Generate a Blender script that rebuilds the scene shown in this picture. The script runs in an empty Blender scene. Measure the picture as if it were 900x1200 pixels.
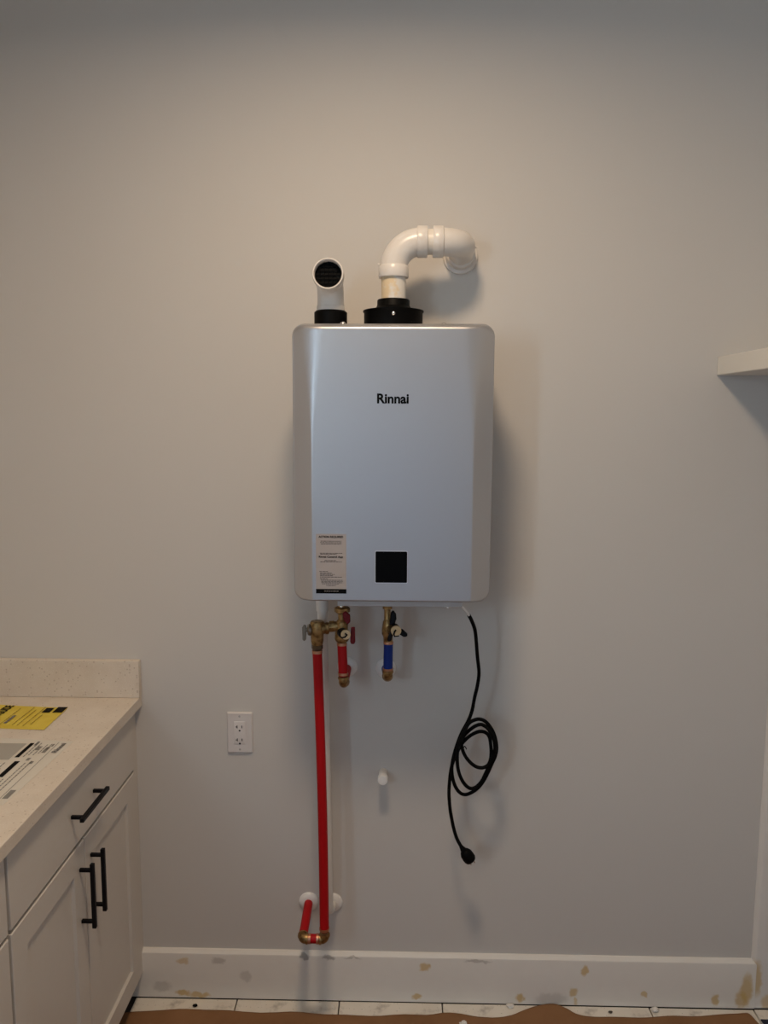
import bpy, bmesh, math, random
from mathutils import Vector, Matrix
random.seed(7)
S = bpy.context.scene
COL = S.collection
PI = math.pi

# ------------------------------------------------------------------ camera
F_PX = 920.0
cam_d = bpy.data.cameras.new('camera')
cam = bpy.data.objects.new('camera', cam_d)
COL.objects.link(cam)
rt = Vector((0.99976, 0.02143, 0.00432)).normalized()
up = Vector((-0.00685, 0.11918, 0.99285)).normalized()
fw = Vector((-0.02076, 0.99264, -0.11930)).normalized()
cam.matrix_world = Matrix(((rt.x, up.x, -fw.x, 0.0),
                           (rt.y, up.y, -fw.y, -2.1228),
                           (rt.z, up.z, -fw.z, 1.6960),
                           (0, 0, 0, 1)))
cam_d.sensor_fit = 'VERTICAL'
cam_d.sensor_height = 24.0
cam_d.lens = 24.0 * F_PX / 1200.0
cam_d.clip_start = 0.02
S.camera = cam

# ------------------------------------------------------------------ world, lamps, exposure
S.view_settings.view_transform = 'Standard'
S.view_settings.look = 'None'
S.view_settings.gamma = 1.0
S.view_settings.use_curve_mapping = False
S.view_settings.exposure = 0.0
w = bpy.data.worlds.new('sky')
S.world = w
w.use_nodes = True
w.node_tree.nodes['Background'].inputs[0].default_value = (0.50, 0.68, 1.0, 1)
w.node_tree.nodes['Background'].inputs[1].default_value = 0.62

CEIL = 2.87
LAMP = Vector((-0.09, -1.05, CEIL - 0.012))
WIN = (-3.32, -2.82, 1.55, 2.30)          # window in the left wall beside the camera: y0, y1, z0, z1
DOOR = (-0.50, 0.42, 2.05)                # open doorway behind the camera: x0, x1, height
ROOM = (-1.38, 1.14, -3.40)               # left wall x, right wall x, wall behind the camera y


def area(name, loc, rot, sx, sy, power, color, shape='RECTANGLE', portal=False):
    d = bpy.data.lights.new(name, 'AREA')
    d.shape = shape
    d.size = sx
    if shape in ('RECTANGLE', 'ELLIPSE'):
        d.size_y = sy
    d.energy = power
    d.color = color
    o = bpy.data.objects.new(name, d)
    o.location = loc
    o.rotation_euler = rot
    COL.objects.link(o)
    if portal:
        d.cycles.is_portal = True
    return o


area('ceiling_lamp', LAMP, (0, 0, 0), 0.30, 0.30, 15.8, (1.0, 0.755, 0.52), 'DISK').data.spread = math.radians(165)
area('window_daylight', (ROOM[0] - 0.06, (WIN[0] + WIN[1]) / 2, (WIN[2] + WIN[3]) / 2),
     (0, math.radians(-90), 0), WIN[3] - WIN[2], WIN[1] - WIN[0], 23.0, (0.55, 0.78, 1.0))
area('doorway_portal', ((DOOR[0] + DOOR[1]) / 2, ROOM[2] - 0.05, DOOR[2] / 2),
     (math.radians(90), 0, 0), DOOR[1] - DOOR[0], DOOR[2], 1.0, (1, 1, 1), portal=True)



# ------------------------------------------------------------------ materials
def mat(name, color, rough=0.5, metal=0.0, spec=0.5, coat=0.0):
    m = bpy.data.materials.new(name)
    m.use_nodes = True
    b = m.node_tree.nodes['Principled BSDF']
    b.inputs['Base Color'].default_value = (*color, 1)
    b.inputs['Roughness'].default_value = rough
    b.inputs['Metallic'].default_value = metal
    b.inputs['Specular IOR Level'].default_value = spec
    b.inputs['Coat Weight'].default_value = coat
    b.inputs['Coat Roughness'].default_value = 0.16
    return m


class N:
    """small node helper"""
    def __init__(self, m):
        self.m = m
        self.t = m.node_tree
        self.b = self.t.nodes['Principled BSDF']

    def new(self, kind, **kw):
        n = self.t.nodes.new(kind)
        for k, v in kw.items():
            setattr(n, k, v)
        return n

    def link(self, a, b):
        self.t.links.new(a, b)

    def coord(self):
        return self.new('ShaderNodeTexCoord').outputs['Object']

    def noise(self, vec, scale, detail=3, rough=0.5):
        n = self.new('ShaderNodeTexNoise')
        n.inputs['Scale'].default_value = scale
        n.inputs['Detail'].default_value = detail
        n.inputs['Roughness'].default_value = rough
        self.link(vec, n.inputs['Vector'])
        return n.outputs['Fac']

    def ramp(self, fac, stops):
        r = self.new('ShaderNodeValToRGB')
        el = r.color_ramp.elements
        while len(el) < len(stops):
            el.new(0.5)
        for e, (p, c) in zip(el, stops):
            e.position = p
            e.color = c if len(c) == 4 else (*c, 1)
        self.link(fac, r.inputs[0])
        return r.outputs[0]

    def math(self, op, a, b=None, clamp=False):
        n = self.new('ShaderNodeMath', operation=op, use_clamp=clamp)
        for i, v in enumerate((a, b)):
            if v is None:
                continue
            if isinstance(v, (int, float)):
                n.inputs[i].default_value = v
            else:
                self.link(v, n.inputs[i])
        return n.outputs[0]

    def mix(self, fac, a, b):
        n = self.new('ShaderNodeMix', data_type='RGBA')
        if isinstance(fac, (int, float)):
            n.inputs[0].default_value = fac
        else:
            self.link(fac, n.inputs[0])
        for i, v in ((6, a), (7, b)):
            if isinstance(v, tuple):
                n.inputs[i].default_value = (*v, 1)
            else:
                self.link(v, n.inputs[i])
        return n.outputs[2]

    def bump(self, h, strength, dist=0.002):
        n = self.new('ShaderNodeBump')
        n.inputs['Strength'].default_value = strength
        n.inputs['Distance'].default_value = dist
        self.link(h, n.inputs['Height'])
        self.link(n.outputs[0], self.b.inputs['Normal'])

    def color(self, c):
        self.link(c, self.b.inputs['Base Color'])


def noisy(m, scale, amount, bump=0.0):
    """slight colour variation and relief over a plain material"""
    n = N(m)
    c = tuple(n.b.inputs['Base Color'].default_value)[:3]
    f = n.noise(n.coord(), scale, 4)
    n.color(n.mix(f, tuple(v * (1 - amount) for v in c), tuple(min(1, v * (1 + amount)) for v in c)))
    if bump:
        n.bump(f, bump, 0.001)
    return m


M = {}
M['wall'] = noisy(mat('wall_paint', (0.660, 0.632, 0.592), 0.75, spec=0.25), 260, 0.012, 0.12)
M['ceiling'] = noisy(mat('ceiling_paint', (0.75, 0.74, 0.72), 0.9), 60, 0.01)
M['white_trim'] = noisy(mat('white_trim_paint', (0.72, 0.69, 0.65), 0.45), 30, 0.02)
M['cabinet'] = noisy(mat('cabinet_paint', (0.68, 0.64, 0.585), 0.42), 40, 0.015)
M['toe_kick'] = mat('toe_kick_shade', (0.02, 0.018, 0.016), 0.8)  # near-black: the shade of the recess under the doors is put into the colour
M['shelf'] = noisy(mat('shelf_paint', (0.80, 0.77, 0.70), 0.4), 25, 0.01)
M['silver'] = mat('silver_lacquer', (0.51, 0.505, 0.515), 0.42, 0.85, coat=0.35)
M['silver_dark'] = mat('silver_case', (0.45, 0.45, 0.46), 0.42, 0.6)
M['pan'] = mat('grey_pan', (0.50, 0.48, 0.47), 0.45, 0.2)
M['black'] = noisy(mat('black_plastic', (0.002, 0.002, 0.002), 0.5, spec=0.09), 80, 0.1)
M['rubber'] = mat('black_cord_rubber', (0.002, 0.002, 0.002), 0.55, spec=0.09)
M['glass_black'] = mat('black_screen', (0.003, 0.003, 0.003), 0.3, spec=0.04)
M['screen_rim'] = mat('screen_rim', (0.75, 0.75, 0.78), 0.3, 0.3)
M['ink'] = mat('black_ink', (0.003, 0.003, 0.003), 0.6, spec=0.08)
M['ink_soft'] = mat('grey_ink', (0.20, 0.19, 0.185), 0.7)
M['ink_pale'] = mat('pale_grey_ink', (0.25, 0.24, 0.22), 0.7)
M['ink_photo'] = mat('photo_grey_ink', (0.42, 0.40, 0.36), 0.6)
M['label_ink'] = mat('label_ink', (0.13, 0.115, 0.11), 0.7)
M['label_paper'] = mat('label_paper', (0.42, 0.375, 0.355), 0.6)
M['pvc'] = noisy(mat('white_pvc', (0.78, 0.74, 0.69), 0.28, spec=0.5), 20, 0.015)
M['white_plastic'] = noisy(mat('white_plastic', (0.86, 0.84, 0.81), 0.35), 60, 0.01)
M['outlet'] = noisy(mat('outlet_plastic', (0.74, 0.70, 0.68), 0.35), 60, 0.01)
M['slot'] = mat('outlet_slot', (0.01, 0.01, 0.01), 0.6)
M['steel'] = mat('bright_steel', (0.72, 0.70, 0.68), 0.25, 1.0)
M['chrome_dull'] = mat('dull_nickel', (0.28, 0.25, 0.20), 0.4, 0.9)
M['pull_black'] = mat('matte_black_metal', (0.004, 0.004, 0.006), 0.45, spec=0.18)
M['pex_red'] = noisy(mat('red_pex', (0.44, 0.002, 0.005), 0.5, spec=0.25), 90, 0.05)
M['pex_blue'] = noisy(mat('blue_pex', (0.006, 0.030, 0.22), 0.45, spec=0.25), 90, 0.05)
M['lever_red'] = mat('red_lever_vinyl', (0.17, 0.006, 0.010), 0.45, spec=0.3)
M['lever_black'] = mat('black_lever_vinyl', (0.004, 0.004, 0.006), 0.5, spec=0.2)
M['cap_disc'] = mat('satin_brass_cap', (0.80, 0.60, 0.34), 0.45, 0.5)
M['copper'] = mat('copper_crimp', (0.55, 0.28, 0.17), 0.4, 0.9)


def brass():
    m = mat('aged_brass', (0.45, 0.31, 0.13), 0.42, 0.85)
    n = N(m)
    f = n.noise(n.coord(), 70, 4)
    n.color(n.ramp(f, [(0.35, (0.17, 0.095, 0.035)), (0.6, (0.46, 0.30, 0.125))]))
    return m


M['brass'] = brass()
M['bronze'] = mat('dark_bronze', (0.14, 0.10, 0.06), 0.45, 0.8)


def primed_pipe():
    """bare PVC stub with tan primer wiped over its left half"""
    m = mat('pvc_with_primer', (0.78, 0.72, 0.63), 0.35)
    n = N(m)
    co = n.coord()
    sx = n.new('ShaderNodeSeparateXYZ')
    n.link(co, sx.inputs[0])
    f = n.noise(co, 45, 3)
    e = n.math('SUBTRACT', f, n.math('MULTIPLY', sx.outputs[0], 9.0))
    n.color(n.ramp(e, [(0.45, (0.80, 0.755, 0.68)), (0.62, (0.78, 0.62, 0.40))]))
    return m


M['pvc_primed'] = primed_pipe()


def quartz():
    m = mat('quartz', (0.74, 0.66, 0.56), 0.35)
    n = N(m)
    co = n.coord()
    base = n.ramp(n.noise(co, 14, 4), [(0.3, (0.70, 0.615, 0.515)), (0.7, (0.78, 0.70, 0.60))])
    v = n.new('ShaderNodeTexVoronoi')
    v.inputs['Scale'].default_value = 150
    n.link(co, v.inputs['Vector'])
    sp = n.new('ShaderNodeSeparateColor')
    n.link(v.outputs['Color'], sp.inputs[0])
    rare = n.math('GREATER_THAN', sp.outputs[0], 0.86)
    dot = n.math('LESS_THAN', v.outputs['Distance'], 0.34)
    k = n.math('MULTIPLY', rare, dot)
    c1 = n.mix(n.math('MULTIPLY', k, 0.42), base, (0.36, 0.27, 0.19))
    v2 = n.new('ShaderNodeTexVoronoi')
    v2.inputs['Scale'].default_value = 320
    n.link(co, v2.inputs['Vector'])
    sp2 = n.new('ShaderNodeSeparateColor')
    n.link(v2.outputs['Color'], sp2.inputs[0])
    k2 = n.math('MULTIPLY', n.math('GREATER_THAN', sp2.outputs[1], 0.75), n.math('LESS_THAN', v2.outputs['Distance'], 0.4))
    n.color(n.mix(n.math('MULTIPLY', k2, 0.35), c1, (0.88, 0.84, 0.76)))
    return m


M['quartz'] = quartz()


def kraft():
    m = mat('kraft_paper', (0.34, 0.18, 0.095), 0.8, spec=0.2)
    n = N(m)
    co = n.coord()
    f = n.noise(co, 6, 5, 0.6)
    g = n.noise(co, 220, 2)
    c = n.ramp(f, [(0.3, (0.235, 0.119, 0.054)), (0.7, (0.30, 0.157, 0.075))])
    n.color(n.mix(n.math('MULTIPLY', g, 0.25), c, (0.22, 0.115, 0.06)))
    n.bump(f, 0.5, 0.004)
    return m


M['kraft'] = kraft()


def tile_mat():
    m = mat('white_tile', (0.72, 0.67, 0.60), 0.35)
    n = N(m)
    co = n.coord()
    f = n.noise(co, 9, 4)
    c = n.ramp(f, [(0.3, (0.76, 0.70, 0.61)), (0.7, (0.85, 0.80, 0.71))])
    d = n.math('GREATER_THAN', n.noise(co, 130, 2, 0.6), 0.70)
    d2 = n.ramp(n.noise(co, 12, 4, 0.65), [(0.60, (0, 0, 0)), (0.74, (0.45, 0.45, 0.45))])
    n.color(n.mix(n.math('ADD', n.math('MULTIPLY', d, 0.6), d2, True), c, (0.16, 0.135, 0.10)))
    return m


M['tile'] = tile_mat()
M['grout'] = noisy(mat('dark_gap', (0.07, 0.06, 0.05), 0.9), 60, 0.2)


def stained(name, base, stains, axes='XZ'):
    """paint with stains at fixed places: (x, z, rx, rz, colour, strength)"""
    m = mat(name, base, 0.45)
    n = N(m)
    co = n.coord()
    f = n.noise(co, 30, 4)
    cur = n.mix(f, tuple(v * 0.975 for v in base), tuple(v * 1.02 for v in base))
    warp = n.new('ShaderNodeTexNoise')
    warp.inputs['Scale'].default_value = 55
    warp.inputs['Detail'].default_value = 3
    n.link(co, warp.inputs['Vector'])
    wv = n.new('ShaderNodeVectorMath', operation='MULTIPLY_ADD')
    n.link(warp.outputs['Color'], wv.inputs[0])
    wv.inputs[1].default_value = (0.022, 0, 0.022)
    off = n.new('ShaderNodeVectorMath', operation='ADD')
    n.link(co, wv.inputs[2])
    n.link(wv.outputs[0], off.inputs[0])
    off.inputs[1].default_value = (-0.011, 0, -0.011)
    for (x, z, rx, rz, c, st) in stains:
        a = n.new('ShaderNodeVectorMath', operation='SUBTRACT')
        n.link(off.outputs[0], a.inputs[0])
        a.inputs[1].default_value = (x, 0, z)
        b = n.new('ShaderNodeVectorMath', operation='MULTIPLY')
        n.link(a.outputs[0], b.inputs[0])
        b.inputs[1].default_value = (1 / rx, 0, 1 / rz)
        l = n.new('ShaderNodeVectorMath', operation='LENGTH')
        n.link(b.outputs[0], l.inputs[0])
        mr = n.new('ShaderNodeMapRange', interpolation_type='SMOOTHSTEP')
        n.link(l.outputs['Value'], mr.inputs['Value'])
        mr.inputs['From Min'].default_value = 1.15
        mr.inputs['From Max'].default_value = 0.55
        mr.inputs['To Min'].default_value = 0.0
        mr.inputs['To Max'].default_value = st
        cur = n.mix(mr.outputs[0], cur, c)
    n.color(cur)
    return m


TAN = (0.60, 0.40, 0.13)
GRY = (0.34, 0.31, 0.27)
SOOT = (0.10, 0.09, 0.08)
STAINS = [(-0.6246, 0.118, 0.0184, 0.0115, TAN, .55), (-0.5217, 0.1205, 0.023, 0.012, GRY, .45),
          (-0.6298, 0.0175, 0.026, 0.0115, TAN, .8), (-0.580, 0.0110, 0.034, 0.0095, TAN, .75),
          (-0.4426, 0.072, 0.018, 0.018, GRY, .32), (0.0807, 0.1125, 0.017, 0.0145, TAN, .75),
          (0.0567, 0.0205, 0.014, 0.0125, TAN, .75), (0.3571, 0.021, 0.0145, 0.0145, TAN, .8),
          (0.5419, 0.1114, 0.012, 0.019, TAN, .75), (0.5123, 0.041, 0.0145, 0.0165, TAN, .7),
          (0.520, 0.015, 0.007, 0.010, TAN, .6), (0.7167, 0.040, 0.009, 0.0095, TAN, .7),
          (0.921, 0.0245, 0.0125, 0.018, TAN, .75), (1.010, 0.060, 0.020, 0.052, TAN, .75),
          (0.995, 0.028, 0.020, 0.030, TAN, .7),
          (-0.2694, 0.1360, 0.016, 0.009, SOOT, .55), (-0.1998, 0.1360, 0.020, 0.007, SOOT, .5),
          (-0.130, 0.1355, 0.03, 0.004, GRY, .5), (0.2334, 0.1335, 0.040, 0.006, GRY, .5),
          (-0.69, 0.035, 0.03, 0.02, GRY, .35), (0.45, 0.02, 0.05, 0.02, GRY, .3)]
M['baseboard'] = stained('stained_white_trim', (0.82, 0.785, 0.725), STAINS)
M['casing'] = stained('stained_casing', (0.80, 0.765, 0.71), [(1.035, 0.095, 0.016, 0.060, TAN, .7), (1.07, 0.02, 0.02, 0.03, TAN, .6)])


def yellow_paper():
    m = mat('yellow_paper', (0.62, 0.46, 0.06), 0.55)
    n = N(m)
    f = n.noise(n.coord(), 22, 3)
    n.color(n.ramp(f, [(0.3, (0.72, 0.55, 0.045)), (0.7, (0.80, 0.63, 0.08))]))
    return m


M['yellow'] = yellow_paper()
M['paper'] = mat('white_sheet', (0.72, 0.68, 0.60), 0.55)
M['navy'] = mat('navy_surface', (0.012, 0.014, 0.035), 0.8)
M['crumb'] = mat('plaster_crumb', (0.80, 0.77, 0.72), 0.9)
M['lamp_lens'] = mat('lamp_lens', (0.9, 0.88, 0.82), 0.4)
M['glass'] = mat('window_glass', (1, 1, 1), 0.02)
M['glass'].node_tree.nodes['Principled BSDF'].inputs['Transmission Weight'].default_value = 1.0


# ------------------------------------------------------------------ mesh builder
class MB:
    def __init__(self):
        self.v, self.f, self.e = [], [], []

    def add(self, vs, fs):
        o = len(self.v)
        self.v += [tuple(p) for p in vs]
        self.f += [tuple(i + o for i in f) for f in fs]
        return self

    def box(self, x0, x1, y0, y1, z0, z1):
        vs = [(x, y, z) for z in (z0, z1) for y in (y0, y1) for x in (x0, x1)]
        return self.add(vs, [(0, 2, 3, 1), (4, 5, 7, 6), (0, 1, 5, 4), (2, 6, 7, 3), (0, 4, 6, 2), (1, 3, 7, 5)])

    def rings(self, rings, cap0=True, cap1=True):
        n = len(rings[0])
        vs = [p for r in rings for p in r]
        fs = []
        for k in range(len(rings) - 1):
            for i in range(n):
                j = (i + 1) % n
                fs.append((k * n + i, k * n + j, (k + 1) * n + j, (k + 1) * n + i))
        if cap0:
            fs.append(tuple(reversed(range(n))))
        if cap1:
            fs.append(tuple(range((len(rings) - 1) * n, len(rings) * n)))
        return self.add(vs, fs)

    def lathe(self, prof, o=(0, 0, 0), ax=(0, 0, 1), n=24, caps=True):
        """prof: (radius, distance along axis)"""
        a = Vector(ax).normalized()
        u = a.orthogonal().normalized() if abs(a.z) < 0.99 else Vector((1, 0, 0))
        if abs(a.z) < 0.99:
            u = Vector((0, 0, 1)).cross(a).normalized()
        v = a.cross(u)
        o = Vector(o)
        R = [[o + a * t + (u * math.cos(2 * PI * i / n) + v * math.sin(2 * PI * i / n)) * max(r, 1e-5) for i in range(n)] for r, t in prof]
        return self.rings(R, caps, caps)

    def tube(self, pts, r, n=12, caps=True):
        pts = [Vector(p) for p in pts]
        rs = r if isinstance(r, (list, tuple)) else [r] * len(pts)
        T = []
        for i in range(len(pts)):
            d = pts[min(i + 1, len(pts) - 1)] - pts[max(i - 1, 0)]
            T.append(d.normalized())
        u = T[0].orthogonal().normalized()
        R = []
        for i, p in enumerate(pts):
            u = (u - T[i] * u.dot(T[i])).normalized()
            v = T[i].cross(u)
            R.append([p + (u * math.cos(2 * PI * k / n) + v * math.sin(2 * PI * k / n)) * rs[i] for k in range(n)])
        return self.rings(R, caps, caps)

    def prism(self, outline, axis_vec):
        """closed outline extruded along axis_vec"""
        a = Vector(axis_vec)
        r0 = [Vector(p) for p in outline]
        return self.rings([r0, [p + a for p in r0]])

    def build(self, name, m, parent=None, bevel=0.0, seg=2, smooth=True, origin=None, angle=38):
        me = bpy.data.meshes.new(name)
        base = world_of(parent) if parent else Vector(origin or (0, 0, 0))
        me.from_pydata([Vector(p) - base for p in self.v], [], self.f)
        bm = bmesh.new()
        bm.from_mesh(me)
        bmesh.ops.recalc_face_normals(bm, faces=bm.faces)
        bm.to_mesh(me)
        bm.free()
        me.materials.append(m)
        if smooth:
            me.polygons.foreach_set('use_smooth', [True] * len(me.polygons))
            me.set_sharp_from_angle(angle=math.radians(angle))
        o = bpy.data.objects.new(name, me)
        COL.objects.link(o)
        if parent:
            o.parent = parent
        else:
            o.location = base
        if bevel:
            b = o.modifiers.new('bevel', 'BEVEL')
            b.width = bevel
            b.segments = seg
            b.limit_method = 'ANGLE'
            b.angle_limit = math.radians(40)
            b.harden_normals = False
        return o


def world_of(o):
    p = Vector(o.location)
    while o.parent:
        o = o.parent
        p += Vector(o.location)
    return p


def tag(o, label, cat, group=None, kind=None):
    o['label'] = label
    o['category'] = cat
    if group:
        o['group'] = group
    if kind:
        o['kind'] = kind
    return o


def thing(name, loc, label, cat, group=None):
    o = bpy.data.objects.new(name, None)
    o.location = loc
    o.empty_display_size = 0.05
    COL.objects.link(o)
    return tag(o, label, cat, group)


def struct(o, label=None):
    o['kind'] = 'structure'
    if label:
        o['label'] = label
    return o


def arc(c, a, b, r, n=12, t0=0.0, t1=PI / 2):
    """points c + r*(a cos t + b sin t)"""
    c, a, b = Vector(c), Vector(a), Vector(b)
    return [c + (a * math.cos(t0 + (t1 - t0) * i / n) + b * math.sin(t0 + (t1 - t0) * i / n)) * r for i in range(n + 1)]


def rrect(x0, x1, z0, z1, r, y, n=6):
    pts = []
    for cx, cz, s in ((x1 - r, z1 - r, 0), (x0 + r, z1 - r, 1), (x0 + r, z0 + r, 2), (x1 - r, z0 + r, 3)):
        for i in range(n + 1):
            t = s * PI / 2 + PI / 2 * i / n
            pts.append((cx + r * math.cos(t), y, cz + r * math.sin(t)))
    return pts


def catmull(pts, k=5):
    P = [Vector(p) for p in pts]
    out = []
    for i in range(len(P) - 1):
        p0, p1, p2, p3 = P[max(i - 1, 0)], P[i], P[i + 1], P[min(i + 2, len(P) - 1)]
        for j in range(k):
            t = j / k
            out.append(0.5 * ((2 * p1) + (p2 - p0) * t + (2 * p0 - 5 * p1 + 4 * p2 - p3) * t * t + (3 * p1 - p0 - 3 * p2 + p3) * t ** 3))
    out.append(P[-1])
    return out


def text(name, body, width, o, right, upv, m, parent, bold=0.0, lift=0.0006, height=None):
    """flat lettering: left end at o, running along `right`"""
    cu = bpy.data.curves.new(name, 'FONT')
    cu.body = body
    cu.size = 1.0
    cu.offset = bold
    cu.extrude = 0.0
    ob = bpy.data.objects.new(name + '_tmp', cu)
    COL.objects.link(ob)
    dg = bpy.context.evaluated_depsgraph_get()
    me = bpy.data.meshes.new_from_object(ob.evaluated_get(dg))
    bpy.data.objects.remove(ob)
    xs = [v.co.x for v in me.vertices]
    ys = [v.co.y for v in me.vertices]
    s = width / (max(xs) - min(xs))
    sy = s if height is None else height / (max(ys) - min(ys))
    R, U = Vector(right), Vector(upv)
    nrm = R.cross(U)
    base = world_of(parent)
    o = Vector(o)
    for v in me.vertices:
        v.co = o + R * ((v.co.x - min(xs)) * s) + U * ((v.co.y - min(ys)) * sy) + nrm * lift - base
    me.materials.append(m)
    t = bpy.data.objects.new(name, me)
    t.parent = parent
    COL.objects.link(t)
    return t


# ================================================================== SETTING
XL, XR, YB = ROOM
b = MB()
b.box(XL - 0.12, XR + 0.12, 0, 0.12, -0.1, CEIL + 0.1)
struct(b.build('wall_back', M['wall'], smooth=False), 'pale lilac grey painted wall behind the water heater')
b = MB()
b.box(XL - 0.12, XL, WIN[1], 0, -0.1, CEIL + 0.1)
b.box(XL - 0.12, XL, YB - 0.12, WIN[0], -0.1, CEIL + 0.1)
b.box(XL - 0.12, XL, WIN[0], WIN[1], -0.1, WIN[2])
b.box(XL - 0.12, XL, WIN[0], WIN[1], WIN[3], CEIL + 0.1)
struct(b.build('wall_left', M['wall'], smooth=False))
struct(MB().box(XR, XR + 0.12, YB - 0.12, 0, -0.1, CEIL + 0.1).build('wall_right', M['wall'], smooth=False))
b = MB()
b.box(XL, DOOR[0], YB - 0.12, YB, -0.1, CEIL)
b.box(DOOR[1], XR, YB - 0.12, YB, -0.1, CEIL)
b.box(DOOR[0], DOOR[1], YB - 0.12, YB, DOOR[2], CEIL)
struct(b.build('wall_front', M['wall'], smooth=False))
b = MB()
b.box(DOOR[0] - 0.08, DOOR[0], YB - 0.002, YB + 0.018, 0, DOOR[2] + 0.08)
b.box(DOOR[1], DOOR[1] + 0.08, YB - 0.002, YB + 0.018, 0, DOOR[2] + 0.08)
b.box(DOOR[0], DOOR[1], YB - 0.002, YB + 0.018, DOOR[2], DOOR[2] + 0.08)
struct(b.build('door_1', M['white_trim'], bevel=0.002))
struct(MB().box(XL - 0.12, XR + 0.12, YB - 0.12, 0.12, CEIL, CEIL + 0.1).build('ceiling', M['ceiling'], smooth=False))

floor = struct(MB().box(XL, XR, YB, 0, -0.12, -0.010).build('floor', M['grout'], smooth=False), 'tiled floor under brown paper')
# one row of tiles shows along the wall
tile0 = None
for k in range(-2, 6):  # tiles stop at the cabinet; bare dark floor stands in for its shadow
    x0 = -0.1665 + 0.3 * k
    x1 = min(x0 + 0.2965, XR)
    if k == -2:
        tb = MB().box(0, 0.2965, -0.300, 0, -0.010, 0.0)
        tile0 = tb.build('tile', M['tile'], floor, bevel=0.0012, seg=2)
        t = tile0
    else:
        t = tile0.copy()
        COL.objects.link(t)
        t.parent = floor
    t.location = (x0, -0.0158 + random.uniform(-0.0008, 0.0008), random.uniform(-0.001, 0.0006))
t2 = MB().box(-0.7665, 1.139, -0.62, -0.322, -0.010, -0.001).build('tile_field', M['tile'], floor)

# casing of the window beside the camera
b = MB()
b.box(XL - 0.002, XL + 0.018, WIN[0] - 0.10, WIN[1] + 0.10, WIN[2] - 0.09, WIN[2])
b.box(XL - 0.002, XL + 0.018, WIN[0] - 0.08, WIN[0], WIN[2], WIN[3] + 0.08)
b.box(XL - 0.002, XL + 0.018, WIN[1], WIN[1] + 0.08, WIN[2], WIN[3] + 0.08)
b.box(XL - 0.002, XL + 0.018, WIN[0], WIN[1], WIN[3], WIN[3] + 0.08)
struct(b.build('window_1', M['white_trim'], bevel=0.002))

# baseboard with an eased, bevelled top edge
bbx0, bbx1 = -0.828, 1.034
prof = [(0.0, 0.0), (-0.014, 0.0), (-0.014, 0.1345), (-0.0125, 0.139), (-0.004, 0.1475), (0.0, 0.1485)]
b = MB().prism([(bbx0, y - 0.0005, z + 0.0012) for y, z in prof], (bbx1 - bbx0, 0, 0))
struct(b.build('baseboard_back', M['baseboard'], angle=25), 'white baseboard with tan stains and sooty spots')
# upright casing at the right end of the wall
prof = [(0.0, 0.0), (0.001, -0.004), (0.0095, -0.0125), (0.014, -0.014), (0.096, -0.014), (0.096, 0.0)]
b = MB().prism([(1.0225 + x, y - 0.0006, 0.004) for x, y in prof], (0, 0, 2.1))
struct(b.build('trim_1', M['casing'], angle=25), 'white upright trim board at the right end of the wall')

# ================================================================== WATER HEATER
HX, HZ0, HZ1 = -0.0193, 1.2555, 1.9125
hx0, hx1 = HX - 0.2355, HX + 0.2355
heater = thing('water_heater', (HX, -0.14, HZ0), 'silver tankless gas water heater mounted high on the wall', 'water heater')
b = MB()
b.rings([rrect(hx0 + 0.008, hx1 - 0.008, HZ0 + 0.006, HZ1 - 0.006, 0.024, -0.012),
         rrect(hx0 + 0.008, hx1 - 0.008, HZ0 + 0.006, HZ1 - 0.006, 0.024, -0.1985)])
b.build('back_case', M['silver_dark'], heater)
CR = 0.0465
def front_ring(ix, it, ib, r, y):
    return rrect(hx0 + ix, hx1 - ix, HZ0 + ib, HZ1 - it, r, y, 7)
b = MB()
b.rings([front_ring(0.0, 0.0, 0.0, 0.029, -0.200), front_ring(0.0, 0.0, 0.0, 0.029, -0.262),
         front_ring(0.0008, 0.0010, 0.0008, 0.0285, -0.2655), front_ring(0.003, 0.0028, 0.002, 0.0275, -0.2685)], True, True)
cover = b.build('front_cover', M['silver'], heater)
# raised front face: flat middle between two chamfered flanks; the creases soften towards the top
zt, zb = HZ1 - 0.0030, HZ0 + 0.0022
XE0 = 0.0032
def corner_inset(x, r=0.0275):
    e = min(x - hx0 - 0.003, hx1 - 0.003 - x)
    return 0.0 if e >= r else r - math.sqrt(max(r * r - (r - e) ** 2, 0))
def face_depth(x, z):
    """how far the face stands out of the cover at x, z"""
    e = min(x - hx0, hx1 - x)
    a, c = 0.0207 * (e - XE0) / (CR - XE0), 0.0207
    t = min(1.0, max(0.0, (z - 1.60) / 0.27))
    k = 0.0012 + 0.0125 * t * t
    h = max(k - abs(a - c), 0.0) / k
    return max(min(a, c) - h * h * k / 4, 0.0)
half = [XE0, 0.0040, 0.0055, 0.0075, 0.010, 0.014, 0.018, 0.022, 0.026, 0.029, 0.032, 0.035, 0.038, 0.041, 0.043, 0.0445, 0.0455, 0.0465, 0.0475, 0.049, 0.052, 0.056, 0.061, 0.067, 0.074]
xs = [hx0 + t for t in half] + [hx0 + 0.12, HX, hx1 - 0.12] + [hx1 - t for t in reversed(half)]
BV = [(0.012 * (1 - math.cos(PI / 2 * k / 9)), math.sin(PI / 2 * k / 9)) for k in range(10)] + [(0.0136, 1.0)]
MID = [1.86, 1.83, 1.80, 1.77, 1.74, 1.71, 1.68, 1.65, 1.62, 1.60, 1.45]
vs, fs = [], []
for x in xs:
    ins = corner_inset(x)
    rows = [(zt - ins - d, k) for d, k in BV] + [(z, 1.0) for z in MID] + [(zb + ins + d * 0.45, k) for d, k in reversed(BV)]
    vs += [(x, -0.2683 - face_depth(x, z) * k, z) for z, k in rows]
m_ = len(BV) * 2 + len(MID)
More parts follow.
